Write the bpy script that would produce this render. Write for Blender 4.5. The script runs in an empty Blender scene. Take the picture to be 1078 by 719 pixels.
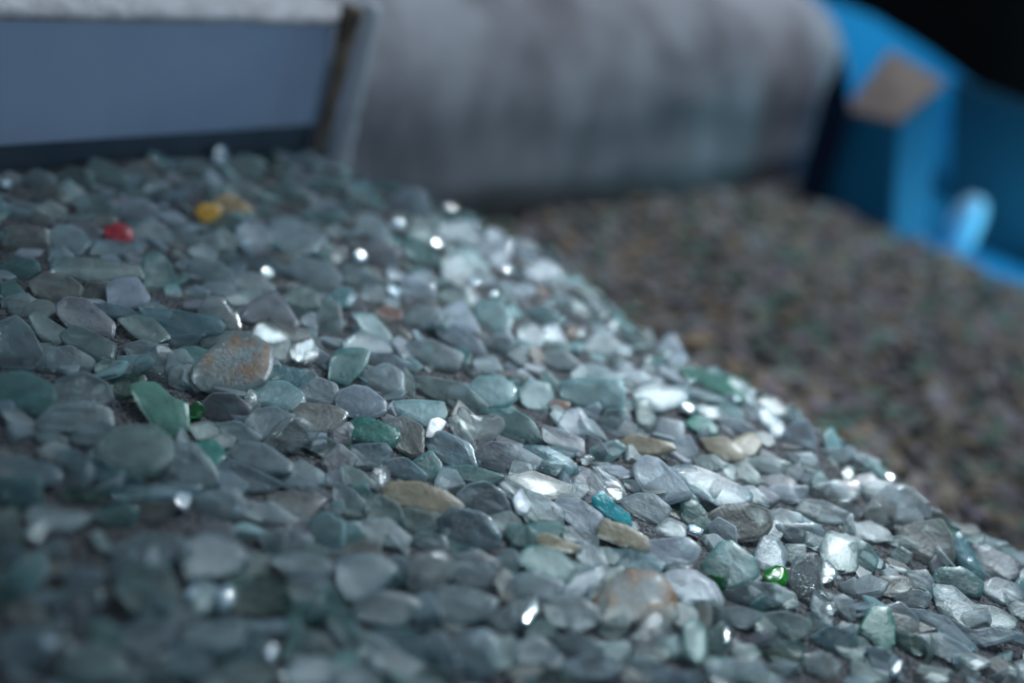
import bpy, math, random
import numpy as np
from mathutils import Vector, Matrix, noise

S = bpy.context.scene
# ------------------------------------------------------------------ camera
W, Hh, F = 1078.0, 719.0, 1198.0          # frame and focal length in pixels (40 mm on a 36 mm sensor)
TH, RHO, CAMH = math.radians(27.0), math.radians(17.0), 0.331
cam_d = bpy.data.cameras.new('camera'); cam = bpy.data.objects.new('camera', cam_d); S.collection.objects.link(cam)
FWD = Vector((0, math.cos(TH), -math.sin(TH))); RT = Vector((1, 0, 0)); UP = Vector((0, math.sin(TH), math.cos(TH)))
cx_ = RT*math.cos(RHO) + UP*math.sin(RHO); cy_ = -RT*math.sin(RHO) + UP*math.cos(RHO); cz_ = -FWD
CAM = Vector((0, 0, CAMH))
m = Matrix((cx_, cy_, cz_)).transposed().to_4x4(); m.translation = CAM; cam.matrix_world = m
cam_d.lens = 40.0; cam_d.sensor_width = 36.0; cam_d.clip_start = 0.01; cam_d.clip_end = 50
cam_d.dof.use_dof = True; cam_d.dof.focus_distance = 0.60; cam_d.dof.aperture_fstop = 1.9
S.camera = cam
# ------------------------------------------------------------------ world, lights, exposure
wd = bpy.data.worlds.new('dim_room'); S.world = wd; wd.use_nodes = True
wd.node_tree.nodes['Background'].inputs[0].default_value = (0.42, 0.60, 0.74, 1)
wd.node_tree.nodes['Background'].inputs[1].default_value = 0.17
S.view_settings.view_transform = 'Standard'; S.view_settings.look = 'None'
S.view_settings.exposure = 0.26; S.view_settings.gamma = 1.0; S.view_settings.use_curve_mapping = False
S.cycles.use_denoising = True; S.cycles.max_bounces = 8; S.cycles.transmission_bounces = 6; S.cycles.transparent_max_bounces = 10; S.cycles.caustics_refractive = False
S.cycles.caustics_reflective = False

def lamp(name, kind, loc, target, energy, color, size=0.3, size_y=None, spot=None, blend=0.8):
    d = bpy.data.lights.new(name, kind); d.energy = energy; d.color = color
    if kind == 'AREA':
        d.size = size
        if size_y: d.shape = 'RECTANGLE'; d.size_y = size_y
    if kind == 'SPOT':
        d.shadow_soft_size = size; d.spot_size = math.radians(spot); d.spot_blend = blend
    o = bpy.data.objects.new(name, d); S.collection.objects.link(o); o.location = loc
    o.rotation_euler = (Vector(target) - Vector(loc)).to_track_quat('-Z', 'Y').to_euler()
    return o
lamp('window_light', 'AREA', (0.30, 1.75, 1.7), (0.20, 0.85, 0.0), 17.0, (0.76, 0.90, 1.0), 0.7)
lamp('lamp_over_pile', 'SPOT', (0.42, 1.25, 0.80), (0.15, 0.69, 0.0), 46.0, (0.84, 0.94, 1.0), 0.028, spot=36, blend=1.0)
lamp('ledge_fill_light', 'SPOT', (0.90, -0.20, 0.75), (-0.32, 0.80, 0.10), 9.0, (0.62, 0.80, 1.0), 0.15, spot=24, blend=1.0)  # added fill from front right to brighten the ledge face, no known source
lamp('blue_display_lamp', 'AREA', (0.80, 1.52, -0.08), (0.50, 1.62, -0.10), 0.9, (0.24, 0.80, 1.0), 0.12)
lamp('blue_back_fill', 'SPOT', (0.42, 2.10, 0.02), (0.60, 2.65, 0.05), 8.0, (0.28, 0.86, 1.0), 0.05, spot=60, blend=1.0)  # added light hidden behind the rounded wall to brighten the blue back wall
# ------------------------------------------------------------------ projection helpers
def ray(px, py):
    dx, dy = px - W/2, py - Hh/2
    u = dx*math.cos(RHO) + dy*math.sin(RHO); v = -dx*math.sin(RHO) + dy*math.cos(RHO)
    return (FWD + RT*(u/F) - UP*(v/F))
def P(px, py, z=0.0):
    d = ray(px, py); t = (z - CAMH)/d.z
    return CAM + d*t
def PP(px, py, p0, n):
    d = ray(px, py); t = (p0 - CAM).dot(n)/d.dot(n)
    return CAM + d*t
def pix(p):
    q = p - CAM; z = q.dot(FWD); u = q.dot(RT)/z*F; v = -q.dot(UP)/z*F
    return (W/2 + u*math.cos(RHO) - v*math.sin(RHO), Hh/2 + u*math.sin(RHO) + v*math.cos(RHO), z)
# ------------------------------------------------------------------ materials
def lin(c): return tuple(((x/255)/12.92 if x/255 <= .04045 else ((x/255+.055)/1.055)**2.4) for x in c) + (1,)
MATS = {}
def nodemat(name):
    mt = bpy.data.materials.new(name); mt.use_nodes = True
    return mt, mt.node_tree, mt.node_tree.nodes['Principled BSDF']
def noise_mix(nt, c1, c2, scale, detail=4, lo=.35, hi=.65, vec=None, rough=.6):
    n = nt.nodes.new('ShaderNodeTexNoise'); n.inputs['Scale'].default_value = scale; n.inputs['Detail'].default_value = detail
    n.inputs['Roughness'].default_value = rough
    co = nt.nodes.new('ShaderNodeTexCoord'); mp = nt.nodes.new('ShaderNodeMapping')
    nt.links.new(co.outputs['Object'], mp.inputs[0]); nt.links.new(mp.outputs[0], n.inputs['Vector'])
    if vec: mp.inputs['Scale'].default_value = vec
    r = nt.nodes.new('ShaderNodeValToRGB'); r.color_ramp.elements[0].position = lo; r.color_ramp.elements[1].position = hi
    r.color_ramp.elements[0].color = c1; r.color_ramp.elements[1].color = c2
    nt.links.new(n.outputs['Fac'], r.inputs['Fac'])
    return n, r
def bump(nt, bs, src, strength, dist):
    b = nt.nodes.new('ShaderNodeBump'); b.inputs['Strength'].default_value = strength; b.inputs['Distance'].default_value = dist
    nt.links.new(src, b.inputs['Height']); nt.links.new(b.outputs[0], bs.inputs['Normal'])
def plain(name, c1, c2, scale, rough=.8, bs_=.0, bd=.002, lo=.35, hi=.65, vec=None, spec=.3):
    mt, nt, bs = nodemat(name)
    n, r = noise_mix(nt, lin(c1), lin(c2), scale, lo=lo, hi=hi, vec=vec)
    nt.links.new(r.outputs[0], bs.inputs['Base Color']); bs.inputs['Roughness'].default_value = rough
    bs.inputs['Specular IOR Level'].default_value = spec
    if bs_: bump(nt, bs, n.outputs['Fac'], bs_, bd)
    return mt
def glass(name, col, frosted=True, trans=None, rough=None, stain=None, keepcol=False, tlw=.22, clear_=.76):
    mt, nt, bs = nodemat(name)
    if frosted and not keepcol:
        g_ = sum(col)/3*1.04; gc = (g_*.90, g_*1.02, g_*1.08); col = tuple(x*.62 + y*.38 for x, y in zip(col, gc))
    c = lin(col); c2 = tuple(min(1, x*1.25+.02) for x in c[:3]) + (1,); c1 = tuple(x*.78 for x in c[:3]) + (1,)
    n, r = noise_mix(nt, c1, c2, 90, lo=.3, hi=.7)
    out = r.outputs[0]
    if stain:
        n2, r2 = noise_mix(nt, (0, 0, 0, 1), (1, 1, 1, 1), 75, lo=.50, hi=.60)
        mx = nt.nodes.new('ShaderNodeMix'); mx.data_type = 'RGBA'
        nt.links.new(r2.outputs[0], mx.inputs[0]); nt.links.new(out, mx.inputs[6]); mx.inputs[7].default_value = lin(stain)
        out = mx.outputs[2]
    oi = nt.nodes.new('ShaderNodeObjectInfo'); hs = nt.nodes.new('ShaderNodeHueSaturation'); mr = nt.nodes.new('ShaderNodeMapRange')
    nt.links.new(oi.outputs['Random'], mr.inputs['Value']); mr.inputs['To Min'].default_value = .84; mr.inputs['To Max'].default_value = 1.14
    nt.links.new(mr.outputs[0], hs.inputs['Value']); nt.links.new(out, hs.inputs['Color']); out = hs.outputs[0]
    nt.links.new(out, bs.inputs['Base Color'])
    bs.inputs['Transmission Weight'].default_value = trans if trans is not None else (.30 if frosted else .95)
    bs.inputs['Roughness'].default_value = rough if rough is not None else (.34 if frosted else .06)
    bs.inputs['IOR'].default_value = 1.48
    bs.inputs['Coat Weight'].default_value = .10 if frosted else .6; bs.inputs['Coat Roughness'].default_value = .2 if frosted else .03
    n3, r3 = noise_mix(nt, (0, 0, 0, 1), (1, 1, 1, 1), 420 if frosted else 240, lo=.2, hi=.8)
    bump(nt, bs, n3.outputs['Fac'], .4 if frosted else .6, .0014)
    bs.inputs['Subsurface Weight'].default_value = .85 if frosted else .3; bs.inputs['Subsurface Radius'].default_value = (.9, 1.05, 1.1)
    bs.inputs['Subsurface Scale'].default_value = .005
    if clear_ > 0:
        tp = nt.nodes.new('ShaderNodeBsdfTransparent'); tp.inputs[0].default_value = (.93, .98, .98, 1)
        fr = nt.nodes.new('ShaderNodeLayerWeight'); fr.inputs['Blend'].default_value = .35
        mm = nt.nodes.new('ShaderNodeMapRange'); mm.inputs['From Min'].default_value = 0; mm.inputs['From Max'].default_value = .75
        mm.inputs['To Min'].default_value = clear_; mm.inputs['To Max'].default_value = .04
        nt.links.new(fr.outputs['Facing'], mm.inputs['Value'])
        ms = nt.nodes.new('ShaderNodeMixShader'); nt.links.new(mm.outputs[0], ms.inputs[0])
        nt.links.new(bs.outputs[0], ms.inputs[1]); nt.links.new(tp.outputs[0], ms.inputs[2])
        nt.links.new(ms.outputs[0], nt.nodes['Material Output'].inputs['Surface'])
    return mt
# code: (colour word, sRGB, frosted, extra)
CODES = {
 'f': ('grey frosted', (150, 166, 172), 1, {}), 'l': ('pale lavender-grey', (176, 184, 202), 1, {}),
 'L': ('lilac', (190, 192, 218), 1, {}), 'q': ('grey-green', (134, 162, 156), 1, {}), 'g': ('dull green-grey', (140, 158, 150), 1, {}),
 'a': ('pale aqua', (140, 192, 194), 1, {}), 'A': ('glossy aqua', (140, 204, 214), 0, {'trans': .6}),
 't': ('teal', (92, 158, 152), 1, {}), 'T': ('deep teal', (60, 150, 138), 1, {'keepcol': True, 'clear_': .4, }), 'd': ('dark green', (14, 84, 70), 1, {'keepcol': True, }),
 'b': ('brown-grey', (150, 142, 132), 1, {}), 'm': ('mauve-grey', (154, 148, 160), 1, {}), 's': ('slate blue', (136, 162, 176), 1, {}),
 'S': ('shiny pale blue', (175, 210, 230), 0, {'trans': .3, 'clear_': .2}), 'c': ('clear', (205, 216, 222), 0, {'trans': .8}), 'C': ('shiny clear', (222, 232, 238), 0, {'trans': .7, 'clear_': .45}),
 'u': ('blue-green', (86, 150, 164), 1, {}), 'U': ('turquoise', (48, 190, 205), 0, {'trans': .35, 'clear_': .15}), 'e': ('emerald green', (0, 120, 50), 0, {'trans': .5, 'clear_': .1}),
 'E': ('emerald green', (0, 150, 24), 0, {'trans': .5, 'clear_': .1}), 'w': ('honey-beige', (184, 172, 148), 1, {'rough': .3, 'clear_': .35, 'keepcol': True}), 'k': ('peach-tinted', (204, 172, 158), 1, {'keepcol': True, }),
 'K': ('tan', (196, 168, 130), 1, {'keepcol': True, 'trans': .2, 'clear_': .2}), 'P': ('peach-pink', (208, 164, 148), 1, {'keepcol': True, }), 'r': ('red', (200, 40, 62), 1, {'keepcol': True, 'trans': .2, 'clear_': .15}),
 'Y': ('amber yellow', (226, 170, 60), 1, {'keepcol': True, 'trans': .2, 'clear_': .1}), 'N': ('rust-stained grey', (146, 152, 150), 1, {'stain': (176, 124, 66)}),
 'G': ('sea-green', (142, 204, 186), 0, {'trans': .5, 'rough': .15, 'clear_': .45}), 'Q': ('dusty green', (126, 156, 148), 1, {}), 'W': ('white', (245, 248, 255), 1, {'trans': 0., 'rough': .3, 'clear_': 0}),
}
for k, (w_, col, fr, ex) in CODES.items():
    MATS[k] = glass(w_.replace(' ', '_').replace('-', '_') + '_glass', col, bool(fr), **ex)
    if fr and k != 'W': MATS[k + 'x'] = glass(w_.replace(' ', '_').replace('-', '_') + '_broken_rim', tuple(min(255, v*1.12) for v in col), True, trans=.5, rough=.08, clear_=.3)
grit = plain('dark_grit', (50, 52, 56), (132, 132, 136), 520, .95, 1.0, .003, .38, .7)
# ------------------------------------------------------------------ terrain of the pile
LOW = -0.12
CREST = [(-260, 215), (-60, 190), (0, 184), (60, 177), (110, 172), (200, 168), (330, 168), (370, 188), (450, 212), (500, 244), (560, 262), (620, 318), (700, 378), (780, 415), (850, 462), (900, 490), (960, 538), (1010, 566), (1078, 596), (1300, 700)]
CW = [P(x, y) for x, y in CREST]
CA = np.array([(p.x, p.y) for p in CW])
def crest_dist(x, y):
    """signed distance beyond the crest line (positive = on the far, falling side)"""
    best = 1e9; sg = 1
    for i in range(len(CA)-1):
        ax, ay = CA[i]; bx, by = CA[i+1]; ux, uy = bx-ax, by-ay
        L = ux*ux+uy*uy; t = max(0, min(1, ((x-ax)*ux+(y-ay)*uy)/L))
        qx, qy = x-ax-ux*t, y-ay-uy*t; d = math.hypot(qx, qy)
        if d < best: best = d; sg = 1 if ux*(y-ay)-uy*(x-ax) > 0 else -1
    return best*sg
def ground(x, y):
    d = crest_dist(x, y)
    h = .0035*noise.noise(Vector((x*22, y*22, 3))) + .005*noise.noise(Vector((x*7, y*7, 9)))
    if d > 0:
        r = min(1, d/.03); drop = .75*(d - .015*(1-(1-r)**2)*.8) if d > 0 else 0
        z = -max(0, drop)
        lowz = LOW + .010*noise.noise(Vector((x*5, y*5, 1)))
        return max(z + h, lowz) if z + h > lowz else lowz
    return h
def ground_n(x, y, e=.006):
    return Vector(((ground(x-e, y)-ground(x+e, y))/(2*e), (ground(x, y-e)-ground(x, y+e))/(2*e), 1)).normalized()
def hit_ground(px, py):
    p = P(px, py)
    for _ in range(4): p = P(px, py, max(-.02, ground(p.x, p.y)))
    return p
def link(name, me, parent=None):
    o = bpy.data.objects.new(name, me); S.collection.objects.link(o)
    if parent is not None: o.parent = parent
    return o
def tag(o, label=None, cat=None, group=None, kind=None):
    if label: o['label'] = label
    if cat: o['category'] = cat
    if group: o['group'] = group
    if kind: o['kind'] = kind
    return o
def grid(name, x0, x1, y0, y1, step, fn, mat):
    nx, ny = int((x1-x0)/step)+1, int((y1-y0)/step)+1
    v = [(x0+i*step, y0+j*step, fn(x0+i*step, y0+j*step)) for j in range(ny) for i in range(nx)]
    f = [(j*nx+i, j*nx+i+1, (j+1)*nx+i+1, (j+1)*nx+i) for j in range(ny-1) for i in range(nx-1)]
    me = bpy.data.meshes.new(name); me.from_pydata(v, [], f); me.materials.append(mat)
    for p in me.polygons: p.use_smooth = True
    return link(name, me)
# far edge of the lower bed, where it stops against the blue display
EDGE = [P(x, y, LOW) for x, y in ((700, 188), (835, 193), (900, 230), (985, 268), (1078, 312), (1200, 365))]
E2 = [(p.x, p.y) for p in EDGE]
def beyond_edge(x, y):
    for i in range(len(E2)-1):
        (ax, ay), (bx, by) = E2[i], E2[i+1]
        if min(ax, bx) <= x <= max(ax, bx): return y > ay + (by-ay)*(x-ax)/(bx-ax)
    return False
def bed(x, y):
    g = ground(x, y)
    if x > .3 and beyond_edge(x, y): return min(g, -.20)
    return g
tag(grid('floor', -.72, 1.10, .10, 1.95, .012, bed, grit), kind='structure')

# ------------------------------------------------------------------ glass shards
def smooth_poly(pts, it, cut=.16):
    for _ in range(it):
        q = []
        n = len(pts)
        for i in range(n):
            a, b = pts[i], pts[(i+1) % n]
            q.append((a[0]*(1-cut)+b[0]*cut, a[1]*(1-cut)+b[1]*cut)); q.append((a[0]*cut+b[0]*(1-cut), a[1]*cut+b[1]*(1-cut)))
        pts = q
    return pts
def slab(pts, th, rnd, dome=.25, glossy=False):
    """broken-glass slab: rounded rims, slightly curved faces, chipped edge; pts are local x, y"""
    n = len(pts); r = max(math.hypot(*p) for p in pts)
    sx, sy = rnd.uniform(-.18, .18), rnd.uniform(-.18, .18)          # one end thicker than the other
    bend = rnd.uniform(-.10, .10)/max(r, 1e-4)
    ph = rnd.uniform(0, 100)
    V = []; 
    rings = [(.84, -.5), (.96, -.34), (1.0, 0.0), (.97, .30), (.87, .50)]
    if glossy: rings = [(.70, -.5), (.93, -.36), (1.0, 0.0), (.94, .36), (.74, .56)]
    for s, h in rings:
        for i, (x, y) in enumerate(pts):
            jig = 1 + .035*noise.noise(Vector((x*300+ph, y*300, h*3)))
            X, Y = x*s*jig, y*s*jig
            t = th*(1 + sx*X/r*2 + sy*Y/r*2)
            V.append((X, Y, h*t + bend*(X*X-Y*Y)*.5 + ((.42 if glossy else .07)*th*noise.noise(Vector((X*(380 if glossy else 260)+ph, Y*(380 if glossy else 260), h))))))
    cb = len(V); V.append((0, 0, -.5*th)); V.append((0, 0, (.5+dome*.35)*th))
    mid = len(V)
    for i, (x, y) in enumerate(pts):
        X, Y = x*.5, y*.5; t = th*(1 + sx*X/r*2 + sy*Y/r*2)
        V.append((X, Y, (.5+dome*.28)*t + bend*(X*X-Y*Y)*.5 + .12*th*noise.noise(Vector((X*200+ph, Y*200, 7)))))
    Fc = []
    for k in range(4):
        for i in range(n):
            j = (i+1) % n; Fc.append((k*n+i, k*n+j, (k+1)*n+j, (k+1)*n+i))
    for i in range(n):
        j = (i+1) % n
        Fc.append((j, i, cb)); Fc.append((4*n+i, 4*n+j, mid+j, mid+i)); Fc.append((mid+i, mid+j, cb+1))
    return V, Fc

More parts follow.
